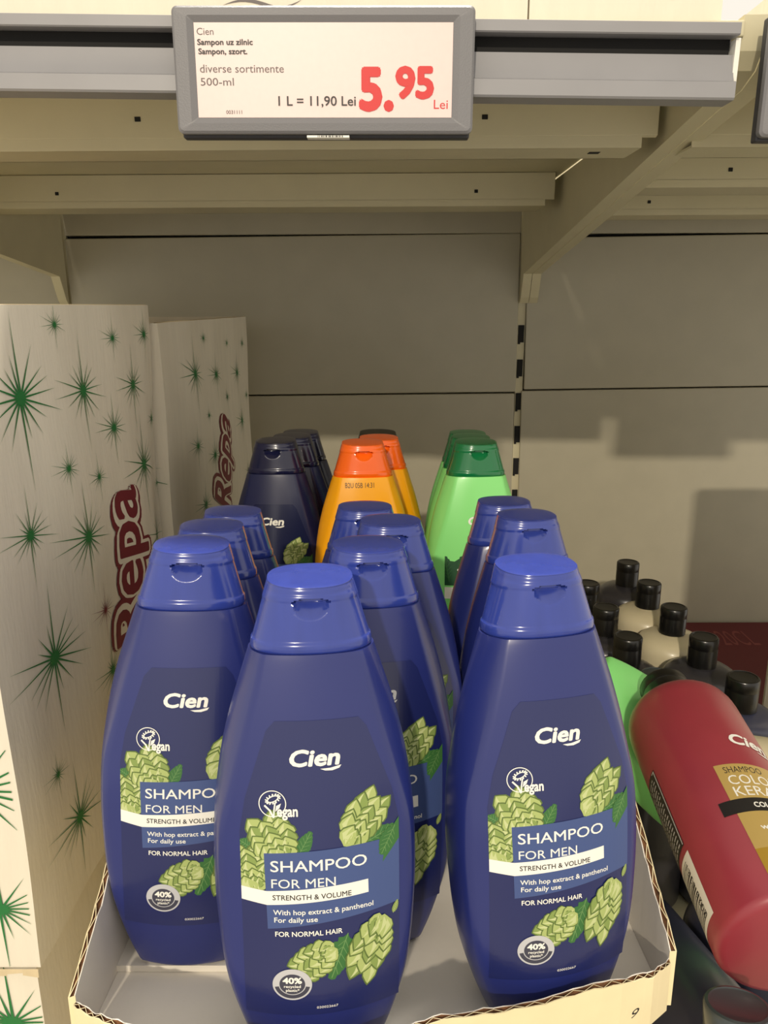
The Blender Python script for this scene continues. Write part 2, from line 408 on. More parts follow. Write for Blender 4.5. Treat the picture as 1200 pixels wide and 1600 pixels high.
T6 = R(6.0); F0 = Vector((0.0, 0.2533, -0.2916))            # the front tray's floor: tilts back by six degrees
def fz(y): return F0.z - math.tan(T6) * (y - F0.y)
T5 = R(5.0)
def bz(y): return -0.2975 - math.tan(T5) * (y - 0.590)      # the back tray's floor
m = MB(); m.prism([(0.33, -0.4905), (0.535, -0.4905), (0.535, fz(0.535) - 0.0046), (0.33, fz(0.33) - 0.0046)], -0.125, 0.117, M_traybuff)
tag(m.build('carton'), 'closed carton under the front tray, sagging towards the back', 'carton')
m = MB(); m.prism([(0.575, -0.4905), (0.79, -0.4905), (0.79, bz(0.79) - 0.0046), (0.575, bz(0.575) - 0.0046)], -0.135, 0.14, M_traybuff)
tag(m.build('carton'), 'closed carton under the back tray of mixed bottles', 'carton')

# ------------------------------------------------------------------ cardboard trays
def sheet(mb, bot, top, nrm, th, m_in, m_out, m_edge, rag=0.0, seed=1, sub=1):
    """upright cardboard: bot/top polylines, nrm = outward direction; the cut top edge shows the corrugation"""
    random.seed(seed)
    B = []; Tt = []
    for (b0, b1), (t0, t1) in zip(zip(bot, bot[1:]), zip(top, top[1:])):
        for k in range(sub):
            B.append(Vector(b0).lerp(Vector(b1), k / sub)); Tt.append(Vector(t0).lerp(Vector(t1), k / sub))
    B.append(Vector(bot[-1])); Tt.append(Vector(top[-1])); n = len(B); N = Vector(nrm)
    def jit(): return Vector((0, 0, random.uniform(-rag, rag)))
    Ti = [t + jit() for t in Tt]; To = [t + jit() for t in Tt]
    lay = [[b for b in B], [b + N * th for b in B]]
    for i in range(n - 1):
        mb.poly([B[i], B[i + 1], Ti[i + 1], Ti[i]], m_in)
        mb.poly([B[i] + N * th, B[i + 1] + N * th, To[i + 1] + N * th, To[i] + N * th], m_out)
        a, b, c, d = Ti[i], Ti[i + 1], To[i + 1] + N * th, To[i] + N * th
        up = Vector((0, 0, -0.0012))
        # thin liners with the brown fluting sunk between them
        mb.poly([a, b, b.lerp(c, .16), a.lerp(d, .16)], m_in)
        mb.poly([a.lerp(d, .84), b.lerp(c, .84), c, d], m_out)
        mb.poly([a.lerp(d, .16), b.lerp(c, .16), b.lerp(c, .16) + up, a.lerp(d, .16) + up], m_edge)
        mb.poly([a.lerp(d, .84), b.lerp(c, .84), b.lerp(c, .84) + up, a.lerp(d, .84) + up], m_edge)
        mb.poly([a.lerp(d, .16) + up, b.lerp(c, .16) + up, b.lerp(c, .84) + up, a.lerp(d, .84) + up], m_edge)
    for i in (0, n - 1):
        mb.poly([B[i], B[i] + N * th, To[i] + N * th, Ti[i]], m_out)
    # the fluting itself: a wavy band standing between the liners
    for i in range(n - 1):
        s0, s1 = (.2, .8) if i % 2 else (.8, .2)
        p, q = Ti[i].lerp(To[i] + N * th, s0), Ti[i + 1].lerp(To[i + 1] + N * th, s1)
        dn = Vector((0, 0, -0.003)); sd = N * th * 0.12
        mb.poly([p, q, q + sd, p + sd], m_out); mb.poly([p, q, q + dn, p + dn], m_edge)

tray = empty('display_tray', Matrix.Translation(F0) @ Matrix.Rotation(-T6, 4, 'X'))
LIP = [(-.125, -.0085), (-.115, -.0140), (-.10, -.0185), (-.06, -.0255), (-.03, -.0275), (0, -.0225), (.02, -.0155), (.045, -.009), (.07, -.003), (.095, .003), (.110, .009), (.120, .0170)]
def lipY(x):                                                  # the torn front lip bows outwards
    for (a, p), (b, q) in zip(LIP, LIP[1:]):
        if x <= b: return p + (q - p) * (x - a) / (b - a)
    return LIP[-1][1]
xs = [-0.125, -.12, -.115, -.108, -.10, -.08, -.06, -.045, -.03, -.015, 0, .01, .02, .033, .045, .058, .07, .083, .095, .103, .110, .115, .120]
TH = 0.003
m = MB()
flo = [(-0.125, 0.29)] + [(x, lipY(x)) for x in xs] + [(0.120, 0.29)]
m.prism(flo, -TH, 0.0, M_traywhite, 'xy'); m.build('tray_floor', tray)
m = MB(); m.box(-0.126, -0.050, 0.033, 0.105, 0.0002, 0.0034, M_traywhite); m.build('inner_flap', tray)
def liph(x): return 0.0255 - 0.0 * x
m = MB()
sheet(m, [(x, lipY(x), -TH) for x in xs], [(x, lipY(x) - 0.002, 0.0225 + 0.0012 * math.sin(x * 90)) for x in xs], (0, -1, 0), TH, M_traywhite, M_traybuff, M_kraft, 0.0007, 3, 3)
pr = Print(); pr.text('9', 0.1000, 0.1042, 0.004, 0.0050, M_ink, 1, 0.5)
pr.into(m, lambda a, b, l: (a, lipY(a) - TH - 0.0019 * (b / .0225) - 0.0002, b))
m.build('front_lip', tray)
def side(x, sx, seed, name, offs):
    ys = [-0.004, 0.03, 0.06, 0.10, 0.14, 0.19, 0.24, 0.27]; hs = [0.024, 0.040, 0.056, 0.070, 0.080, 0.085, 0.088, 0.088]
    mm = MB()
    sheet(mm, [(x, y + offs, -TH) for y in ys], [(x + sx * h * 0.05, y + offs, h) for y, h in zip(ys, hs)], (sx, 0, 0), TH, M_traywhite, M_traybuff, M_kraft, 0.0012, seed, 6)
    mm.build(name, tray)
side(-0.125, -1, 5, 'side_wall', -0.0045); side(0.120, 1, 8, 'side_wall', 0.021)
m = MB(); xb = [-0.125, -0.06, 0.0, 0.06, 0.120]
sheet(m, [(x, 0.29, -TH) for x in xb], [(x, 0.292, 0.088 + 0.003 * math.sin(i * 2.1)) for i, x in enumerate(xb)], (0, 1, 0), TH, M_traywhite, M_traybuff, M_kraft, 0.0012, 12, 8)
m.build('back_wall', tray)
tag(tray, 'white lined corrugated cardboard tray with torn edges holding the blue bottles', 'tray')

btray = empty('display_tray', Matrix.Translation((0, 0.590, bz(0.590))) @ Matrix.Rotation(-T5, 4, 'X'))
m = MB(); m.box(-0.138, 0.135, -0.021, 0.20, -TH, 0, M_traywhite); m.build('tray_floor', btray)
for x, sx in ((-0.138, -1), (0.135, 1)):
    m = MB(); ys = [-0.021, 0.05, 0.12, 0.20]; sheet(m, [(x, y, -TH) for y in ys], [(x, y, 0.05) for y in ys], (sx, 0, 0), TH, M_traywhite, M_traybuff, M_kraft, 0.0008, 20, 6); m.build('side_wall', btray)
for y, ny, h in ((-0.021, -1, 0.014), (0.20, 1, 0.06)):
    m = MB(); xb = [-0.138, 0.0, 0.135]; sheet(m, [(x, y, -TH) for x in xb], [(x, y, h) for x in xb], (0, ny, 0), TH, M_traywhite, M_traybuff, M_kraft, 0.001, 22, 12); m.build('front_lip' if ny < 0 else 'back_wall', btray)
tag(btray, 'cardboard tray at the back under the navy, orange and green bottles', 'tray')

# ------------------------------------------------------------------ flat shampoo bottles
BH = 0.193
PROF = [  # h, half width, half depth, crease ratio, bow
    (0.0000, .0232, .0135, .88, .0045), (0.0010, .0250, .0150, .88, .0050), (0.0035, .0265, .0160, .88, .0055), (0.0152, .0310, .0185, .885, .0062), (0.0324, .0360, .0208, .90, .0072),
    (0.0465, .0381, .0218, .915, .0078), (0.0606, .0392, .0223, .92, .0080), (0.0745, .0399, .0225, .92, .0080), (0.0880, .0398, .0224, .92, .0078), (0.1018, .0392, .0220, .905, .0074),
    (0.1154, .0377, .0214, .84, .0058), (0.1287, .0354, .0205, .785, .0044), (0.1418, .0321, .0194, .75, .0034), (0.1548, .0280, .0182, .74, .0030), (0.1640, .0250, .0173, .75, .0032), (0.1662, .0243, .0170, .75, .0034)]
CAPP = [(0.1662, .0230, .0160, .70, .0058), (0.1670, .0235, .0165, .70, .0058), (0.1695, .0233, .0167, .70, .0058), (0.1702, .0231, .0163, .70, .0058), (0.1850, .0187, .0152, .66, .0054), (0.1905, .0170, .0146, .62, .0060), (0.1924, .0163, .0142, .60, .0060), (0.1930, .0152, .0132, .60, .0056), (0.1932, .008, .007, .60, .0028)]
def interp(tab, h):
    if h <= tab[0][0]: return tab[0][1:]
    if h >= tab[-1][0]: return tab[-1][1:]
    for i in range(len(tab) - 1):
        if tab[i][0] <= h <= tab[i + 1][0]: break
    h0, h1 = tab[i][0], tab[i + 1][0]; t = (h - h0) / (h1 - h0); out = []
    for k in range(1, 5):
        p0, p1 = tab[i][k], tab[i + 1][k]
        m0 = (p1 - tab[i - 1][k]) / (h1 - tab[i - 1][0]) if i else (p1 - p0) / (h1 - h0)
        m1 = (tab[i + 2][k] - p0) / (tab[i + 2][0] - h0) if i + 2 < len(tab) else (p1 - p0) / (h1 - h0)
        L = h1 - h0
        out.append((2 * t**3 - 3 * t**2 + 1) * p0 + (t**3 - 2 * t**2 + t) * m0 * L + (-2 * t**3 + 3 * t**2) * p1 + (t**3 - t**2) * m1 * L)
    return out
def quarter(wd, d, ar, bow, nf=12, ns=9):
    a = wd * ar; yf = d - bow; pts = []
    for i in range(nf + 1):
        x = a * i / nf; pts.append((x, -(d - bow * (x / a) ** 2)))
    s1 = 2 * bow / a + 0.85; py = max(yf * 0.10, yf - s1 * (wd - a))
    for i in range(1, ns + 1):
        t = i / ns
        pts.append(((1 - t) ** 2 * a + 2 * t * (1 - t) * wd + t * t * wd, -((1 - t) ** 2 * yf + 2 * t * (1 - t) * py)))
    return pts
def ring_at(tab, h, z=None):
    q = quarter(*interp(tab, h)); z = h if z is None else z
    r = [(x, y, z) for x, y in q]                     # front right
    r += [(x, -y, z) for x, y in q[-2::-1]]           # back right
    r += [(-x, -y, z) for x, y in q[1:]]              # back left
    r += [(-x, y, z) for x, y in q[-2:0:-1]]          # front left
    return r
def front_y(x, h):
    wd, d, ar, bow = interp(PROF, h); a = wd * ar
    return -(d - bow * (x / a) ** 2)
def body_mesh(mt):
    m = MB(); hs = [0, .0005, .001, .002, .0035, .006, .009, .012, .0152] + [0.0152 + (0.1640 - 0.0152) * i / 48 for i in range(1, 49)] + [.0652 + .1, .1658, .1662]
    m.loft([ring_at(PROF, h) for h in hs], mt)
    return m
def cap_ring_mesh(mt):
    m = MB(); m.loft([cap_ring(h) for h in (.1662, .1665, .167, .1680, .1690, .1695, .1700, .1702)], mt)
    return m
def cap_ring(h, n=128):
    wd, d, ar, bow = interp(CAPP, h); e = 2 / 2.35
    out = []
    for i in range(n):
        t = 2 * math.pi * i / n; c, q = math.cos(t), math.sin(t)
        out.append((math.copysign(abs(c) ** e, c) * wd, math.copysign(abs(q) ** e, q) * d, h))
    return out
def lid_mesh(mt):
    m = MB(); hs = [.1702] + [.1702 + (.1924 - .1702) * i / 44 for i in range(1, 45)] + [.1926, .1928, .1930, .1931, .1932]
    rings = []
    for h in hs:
        r = []
        for x, y, z in cap_ring(h):
            k = 1.0
            if abs(h - 0.1853) < 0.0003: k = 0.985                      # the seam of the flip top
            if .1702 < h < 0.1850: k = 0.984
            if y < 0 and h < 0.1852:
                e = (x / 0.0066) ** 2 + ((h - 0.1852) / 0.0062) ** 2     # thumb recess under the seam
                if e < 1: y += 0.0044 * (1 - e) ** 0.5 * (0.35 + 0.65 * max(0, (h - 0.1792) / 0.006))
            if y < 0 and 0.1852 <= h < 0.1866 and abs(x) < 0.0066:
                e = (x / 0.0066) ** 2 + ((h - 0.1852) / 0.0014) ** 2
                if e < 1: y += 0.0028
            tl = min(1.0, max(0.0, (h - .1868) / .004)); z2 = z + 0.14 * y * tl * tl * (3 - 2 * tl)   # the top slopes to the front
            r.append((x * k, y * k, z2))
        rings.append(r)
    m.loft(rings, mt)
    return m

# printed motifs
def petal(pr, cx, cy, L, W, ang, shades, layer):
    c, d = math.cos(ang), math.sin(ang)
    def P(u, v): return (cx + u * c - v * d, cy + u * d + v * c)
    def shp(l, w, off=0):
        return [P(off + u * l, v * w) for u, v in ((0, 0), (.12, .30), (.35, .48), (.6, .42), (.85, .18), (1, 0), (.85, -.18), (.6, -.42), (.35, -.48), (.12, -.30))]
    pr.poly(shp(L * 1.10, W * 1.16), shades[0], layer); pr.poly(shp(L, W), shades[1], layer + .25)
    pr.poly([P(L * .1, 0), P(L * .4, W * .34), P(L * .75, W * .16), P(L * .98, 0), P(L * .6, W * .06)], shades[2], layer + .5)
def hop(pr, cx, cy, L, W, ang, seed=0, layer=2):
    """hop cone: rows of overlapping scales from the tip back to the stem; (cx, cy) = middle, ang = towards the tip"""
    rnd = random.Random(seed); c, d = math.cos(ang), math.sin(ang)
    def P(u, v): return (cx + u * c - v * d, cy + u * d + v * c)
    pr.poly([P(L * .46 * math.cos(t) , W * .42 * math.sin(t)) for t in [2 * math.pi * i / 24 for i in range(24)]], M_hop[0], layer)
    rows = 6
    for r in range(rows):
        u = L * (0.36 - 0.80 * (r / (rows - 1)) )
        ww = W * (0.34 + 0.62 * math.sin(math.pi * min(1, (r + .9) / (rows + .2))))
        n = 2 if r == 0 else (3 if r < 4 else 4)
        for k in range(n):
            v = (k - (n - 1) / 2) / max(1, n - 1) * ww * 0.62 + rnd.uniform(-.02, .02) * W
            u2_ = u + (L * .05 if (k % 2) else 0) - abs(v) / W * L * .10
            x, y = P(u2_ - L * .06, v)
            petal(pr, x, y, L * rnd.uniform(.30, .36), W * rnd.uniform(.38, .46), ang + v / W * 0.9 + rnd.uniform(-.12, .12),
                  (M_hop[0], M_hop[1] if (k + r) % 3 == 0 else M_hop[2], M_hop[3]), layer + 1 + r + k * 0.2)
def leaf(pr, cx, cy, L, W, ang, m0, m1, layer=2):
    c, d = math.cos(ang), math.sin(ang)
    def P(u, v): return (cx + u * c - v * d, cy + u * d + v * c)
    up = []; n = 9
    for i in range(n + 1):
        t = i / n; wv = W / 2 * math.sin(math.pi * (t ** 0.75)) ** 0.8
        up.append((t * L, wv)); 
        if i < n: up.append(((t + 0.75 / n) * L, wv * 0.88 if i else W * .12))
    pr.poly([P(u, v) for u, v in up] + [P(u, -v) for u, v in up[-2:0:-1]], m0, layer)
    pr.stroke([P(0, 0), P(L * .95, 0)], W * .035, m1, layer + .2)
    for i in range(1, 6):
        u = L * i / 7
        for sg in (1, -1): pr.stroke([P(u, 0), P(u + L * .14, sg * W * .30 * math.sin(math.pi * i / 7 + .3))], W * .022, m1, layer + .2)
def brand(pr, x0, x1, base, cap, m, layer=3):
    pr.text('Cien', x0, x1, base, cap, m, layer, 0.16, 0.034)
    s = (x1 - x0)
    pr.poly([(x0 + s * .60, base - cap * .22), (x0 + s * .80, base - cap * .20), (x0 + s * 1.02, base - cap * .06), (x0 + s * .98, base - cap * .24), (x0 + s * .84, base - cap * .36), (x0 + s * .70, base - cap * .34)], m, layer)

def men_label(film, full=True):
    pr = Print()
    pr.poly([(-.0285, .024), (.0315, .024), (.0318, .10), (.0290, .1130), (.0195, .1385), (.0165, .1422), (-.0145, .1422), (-.0178, .1385), (-.0262, .1130), (-.0285, .10)], film, 0)
    brand(pr, -.0094, .0094, .1254, .0062, M_white)
    hop(pr, -.0160, .0968, .0175, .0165, R(118), 1, 3)
    leaf(pr, -.0075, .0900, .0118, .0062, R(62), M_leaf[0], M_leaf[1], 2)
    leaf(pr, -.0235, .0935, .0060, .0065, R(150), M_leaf[0], M_leaf[1], 2)
    hop(pr, -.0250, .0850, .0165, .0150, R(100), 2, 2)
    leaf(pr, .0160, .0925, .0150, .0075, R(22), M_leaf[0], M_leaf[1], 2)
    leaf(pr, .0300, .0980, .0120, .0075, R(-118), M_leaf[0], M_leaf[1], 14)
    hop(pr, .0170, .1018, .0215, .0140, R(52), 3, 3)
    hop(pr, -.0010, .0482, .0178, .0138, R(212), 4, 3)
    leaf(pr, .0112, .0580, .0200, .0098, R(250), M_leaf[0], M_leaf[1], 3)
    hop(pr, .0205, .0515, .0245, .0148, R(248), 5, 12)
    leaf(pr, .0290, .0620, .0055, .0024, R(70), M_hop[1], M_hop[3], 12)
    pr.poly([(-.0197, .0921), (.0265, .0938), (.0285, .0900), (.0316, .0935), (.0316, .0668), (-.0190, .0618)], M_panel, 11)
    pr.poly([(.0262, .0940), (.0316, .1010), (.0316, .0925), (.0250, .0845)], M_leaf[0], 13)
    pr.poly([(-.0300, .0789), (-.0190, .0772), (.0192, .0790), (.0193, .0736), (-.0190, .0716), (-.0300, .0736)], M_white, 12)
    if full:
        # vegan flower mark
        cx, cy = -.0160, .1114
        pr.ring(cx, cy, .0051, .0051, .00035, M_white, 15)
        pr.ring(cx + .0002, cy + .0018, .0023, .0012, .0004, M_white, 15, rot=R(25))
        for k in range(14):
            t = 2 * math.pi * k / 14; a, b = .0027 * math.cos(t), .0015 * math.sin(t); c, d = math.cos(R(25)), math.sin(R(25))
            pr.ellipse(cx + .0002 + a * c - b * d, cy + .0018 + a * d + b * c, .0005, .0003, M_white, 15.2, 8, t)
        pr.stroke([(cx + .0010, cy + .0004), (cx + .0006, cy - .0022), (cx + .0004, cy - .0052)], .00055, M_white, 15.2)
        pr.stroke([(cx - .0028, cy - .0008), (cx - .0010, cy - .0026), (cx + .0003, cy - .0052)], .0007, M_white, 15.2)
        pr.poly([(cx + .0010, cy - .0030), (cx + .0014, cy - .0008), (cx + .0032, cy + .0002), (cx + .0026, cy - .0016)], M_white, 15.2)
        pr.text('egan', cx + .0016, cx + .0093, .1066, .0042, M_white, 15, 0.0, 0.03)
        pr.text('SHAMPOO', -.0174, .0188, .0850, .0045, M_white, 13, 0, 0.006)
        pr.text('FOR MEN', -.0172, .0068, .0785, .0037, M_white, 13)
        pr.text('STRENGTH & VOLUME', -.0169, .0127, .0737, .0021, M_ink, 13, 0, 0.012)
        pr.text('With hop extract & panthenol', -.0168, .0211, .0677, .0021, M_white, 13, 0, 0.012)
        pr.text('For daily use', -.0165, -.0002, .0646, .0021, M_white, 13, 0, 0.012)
        pr.text('FOR NORMAL HAIR', -.0163, .0091, .0588, .0021, M_white, 13, 0, 0.016)
        bx, by = -.0104, .0382
        pr.ellipse(bx, by, .0075, .0068, M_badge[0], 14, 48); pr.ellipse(bx, by, .0070, .0063, M_badge[0], 14.2, 48)
        pr.ring(bx, by, .0068, .0061, .0016, M_badge[1], 14.3, 30, R(190), R(350))
        pr.ellipse(bx, by + .0002, .0049, .0044, M_badge[1], 14.4, 40)
        pr.text('40%', bx - .0037, bx + .0037, by + .0006, .0026, M_white, 14.6, 0, 0.04)
        pr.text('recycled', bx - .0032, bx + .0032, by - .0013, .0012, M_white, 14.6, 0, 0.02)
        pr.text('plastic*', bx - .0025, bx + .0027, by - .0030, .0012, M_white, 14.6, 0, 0.02)
        pr.text('030022667', -.0012, .0070, .0268, .0011, M_white, 3)
    pr.cut(-.0285, .0316, 34, .022, .1425, 44)
    return pr
def mint_label():
    pr = Print(); brand(pr, -.0095, .0100, .1290, .0064, M_white)
    pr.poly([(-.0275, .080), (.030, .080), (.030, .101), (.022, .104), (.012, .102), (-.002, .106), (-.014, .1035), (-.020, .0995), (-.0275, .1005)], M_leaf[2], 1)
    for i in range(6): leaf(pr, -.024 + i * .0105, .083, .021, .012, R(100 - 8 * (i % 3)), M_leaf[2], M_leaf[0], 2 + i * .3)
    pr.text('SHAMPOO', -.0180, .0220, .0890, .0052, M_white, 6); pr.text('1', -.0178, -.0162, .0815, .0046, M_white, 6)
    pr.rect(-.0275, .018, .0690, .0785, M_white, 3)
    leaf(pr, -.010, .056, .012, .010, R(80), M_leaf[2], M_leaf[0], 3)
    pr.cut(-.0275, .0300, 32, .05, .15, 40)
    return pr
def amber_back_label():
    pr = Print(); pr.text('B2U 05B 14:31', -.0150, .0075, .1585, .0042, M_ink, 1)
    rnd = random.Random(3)
    pr.rect(-.011, -.0030, .1445, .1453, M_ink, 1)
    pr.rect(-.0190, .0070, .1400, .1414, M_ink, 1)
    for k in range(22):
        z = .1378 - k * .0023; x = -.0190 - .0002 * k
        while x < .0070:
            wd = rnd.uniform(.0012, .0042); pr.rect(x, min(x + wd, .0075), z, z + .0010, M_ink, 1); x += wd + .0006
            if k > 1 and rnd.random() < .22: break
    pr.cut(-.0285, .0300, 32, .06, .168, 40)
    return pr
def shampoo(name, mb_, mc, label_print, part):
    t = empty(name)
    body_mesh(mb_).build('body', t, smooth=True, angle=38)
    cp = cap_ring_mesh(mc).build('cap', t, smooth=True, angle=38)
    lid_mesh(mc).build('lid', cp, smooth=True, angle=38)
    if label_print:
        m = MB(); label_print.into(m, lambda a, b, l: (a, front_y(a, b) - 0.00016 - 0.000020 * l, b)); m.build(part, t)
    return t

def pose(base, yaw, lean_back=8.0, lean_side=0.0):
    return Matrix.Translation(base) @ Matrix.Rotation(R(-lean_back), 4, 'X') @ Matrix.Rotation(R(lean_side), 4, 'Y') @ Matrix.Rotation(R(yaw), 4, 'Z')

BG = 'blue shampoo bottles in the front tray'
blue = shampoo('shampoo_bottle', M_blue, M_bluecap, men_label(M_bluelab), 'front_label')
SPOTS = [  # x, y of the base, yaw, side lean, label
    (-.0292, .2533, 7, -0.3, 'blue shampoo bottle nearest the viewer, front middle of the tray, label fully in view'),
    (.0668, .2720, 11, -1.9, 'blue shampoo bottle at the front right of the tray, label fully in view'),
    (-.0925, .2991, 6, 1.6, 'blue shampoo bottle at the front left of the tray, label partly covered'),
    (-.0092, .3130, 10, 0, 'blue shampoo bottle directly behind the front middle one, seen over its right shoulder'),
    (.0015, .3780, 8, 0, 'blue shampoo bottle third from the front in the middle column'),
    (-.0140, .4300, 7, 0, 'rearmost blue shampoo bottle of the middle column, just before the orange bottle'),
    (-.0965, .3640, 6, 1.0, 'blue shampoo bottle second in the left column, mostly hidden by the front one'),
    (-.0950, .4130, 6, 1.0, 'rearmost blue shampoo bottle of the left column, beside the printed cartons'),
    (.0822, .3950, 8, -1.0, 'blue shampoo bottle second in the right column, its cap recess bright'),
    (.0775, .4500, 7, -1.0, 'rearmost blue shampoo bottle of the right column, in front of the green bottle')]
for i, (x, y, yw, ls, lab) in enumerate(SPOTS):
    z = fz(y) + (0.0040 if i == 2 else 0.0006)
    M = pose((x, y, z), yw, 8.0, ls)
    o = blue if i == 0 else copy_thing(blue, M)
    o.matrix_world = M; tag(o, lab, 'shampoo bottle', BG)

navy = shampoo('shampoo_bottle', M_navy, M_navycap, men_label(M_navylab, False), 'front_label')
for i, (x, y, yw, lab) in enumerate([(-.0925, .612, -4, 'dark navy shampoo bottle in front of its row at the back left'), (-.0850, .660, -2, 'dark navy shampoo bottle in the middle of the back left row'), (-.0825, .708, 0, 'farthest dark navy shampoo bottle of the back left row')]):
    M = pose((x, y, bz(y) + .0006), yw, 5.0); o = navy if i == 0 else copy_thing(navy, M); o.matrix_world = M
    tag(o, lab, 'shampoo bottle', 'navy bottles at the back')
amber = shampoo('shampoo_bottle', M_orange, M_orangecap, amber_back_label(), 'back_label')
for i, (x, y, yw, lab) in enumerate([(-.0200, .590, 6, 'orange capped amber shampoo bottle showing small black print, middle of the back tray'), (-.0075, .639, 10, 'amber shampoo bottle half hidden behind the one with small black print')]):
    M = pose((x, y, bz(y) + .0006), yw, 5.0); o = amber if i == 0 else copy_thing(amber, M); o.matrix_world = M
    tag(o, lab, 'shampoo bottle', 'amber bottles at the back')
mint = shampoo('shampoo_bottle', M_lgreen, M_gcap, mint_label(), 'front_label')
for i, (x, y, yw, lab) in enumerate([(.0705, .592, 6, 'light green shampoo bottle with dark green cap, front of the back right row'), (.0715, .641, 6, 'light green shampoo bottle second in the back right row'), (.0740, .690, 6, 'farthest light green shampoo bottle of the back right row')]):
    M = pose((x, y, bz(y) + .0006), yw, 5.0); o = mint if i == 0 else copy_thing(mint, M); o.matrix_world = M
    tag(o, lab, 'shampoo bottle', 'green bottles at the back')
M = pose((-.0090, .687, bz(.687) + .0016), 8, 5.0); o = shampoo('shampoo_bottle', M_charc, mat('brown_black_cap', (34, 30, 20), 0.35), None, '')
o.matrix_world = M; tag(o, 'black capped bottle peeking over the rear amber bottle', 'shampoo bottle')
# a green one lying tipped between the tray and the right hand bottles
ax = Vector((.284, .459, -.392)) - Vector((.148, .507, -.262)); ax.normalize()
nrm = Vector((.0, -.38, .92)); nrm = (nrm - ax * nrm.dot(ax)).normalized(); xx = ax.cross(-nrm) * -1
xx = (-nrm).cross(ax)
Mt = Matrix((( xx.x, -nrm.x, ax.x, .145), (xx.y, -nrm.y, ax.y, .507), (xx.z, -nrm.z, ax.z, -.262), (0, 0, 0, 1)))
o = copy_thing(mint, Mt); tag(o, 'light green shampoo bottle lying tipped behind the front right blue bottle', 'shampoo bottle')

# ------------------------------------------------------------------ printed cartons on the left
def star(pr, a, b, s, m, seed, kx=1.35, layer=2):
    rnd = random.Random(seed); n = 18; pts = []; s *= 1.12
    lens = [1.0] * n
    for i in range(n):
        ang = 360 * i / n
        L = rnd.uniform(.36, .66)
        if i == 0: L = .62
        for c, l in ((90, 1.0), (270, 1.08), (170, .95), (-25, .80), (30, .55), (210, .62)):
            if abs((ang - c + 180) % 360 - 180) <= 10: L = l * rnd.uniform(.92, 1.05)
        lens[i] = L
    for i in range(n):
        t = 2 * math.pi * (i + rnd.uniform(-.18, .18)) / n
        if lens[i] > .75:
            t = {4: R(90), 5: R(90), 13: R(270), 14: R(270)}.get(i, t)
            if i == 5 or i == 14: lens[i] = .5; t = 2 * math.pi * i / n
        pts.append((a + s * lens[i] * math.cos(t) * kx, b + s * lens[i] * math.sin(t)))
        t2 = 2 * math.pi * (i + .5) / n
        pts.append((a + s * .075 * math.cos(t2) * kx, b + s * .075 * math.sin(t2)))
    pr.poly(pts, m, layer)
def logo(pr, a, b, cap, ln, rot, layer=3):
    for k, (mt, of) in enumerate(((M_maroon, .13), (M_carton, .075), (M_maroon, .02))):
        pr.text('Repa', a, a + ln, b, cap, mt, layer + 4 * k, 0.22, of, rot, 'Repa')
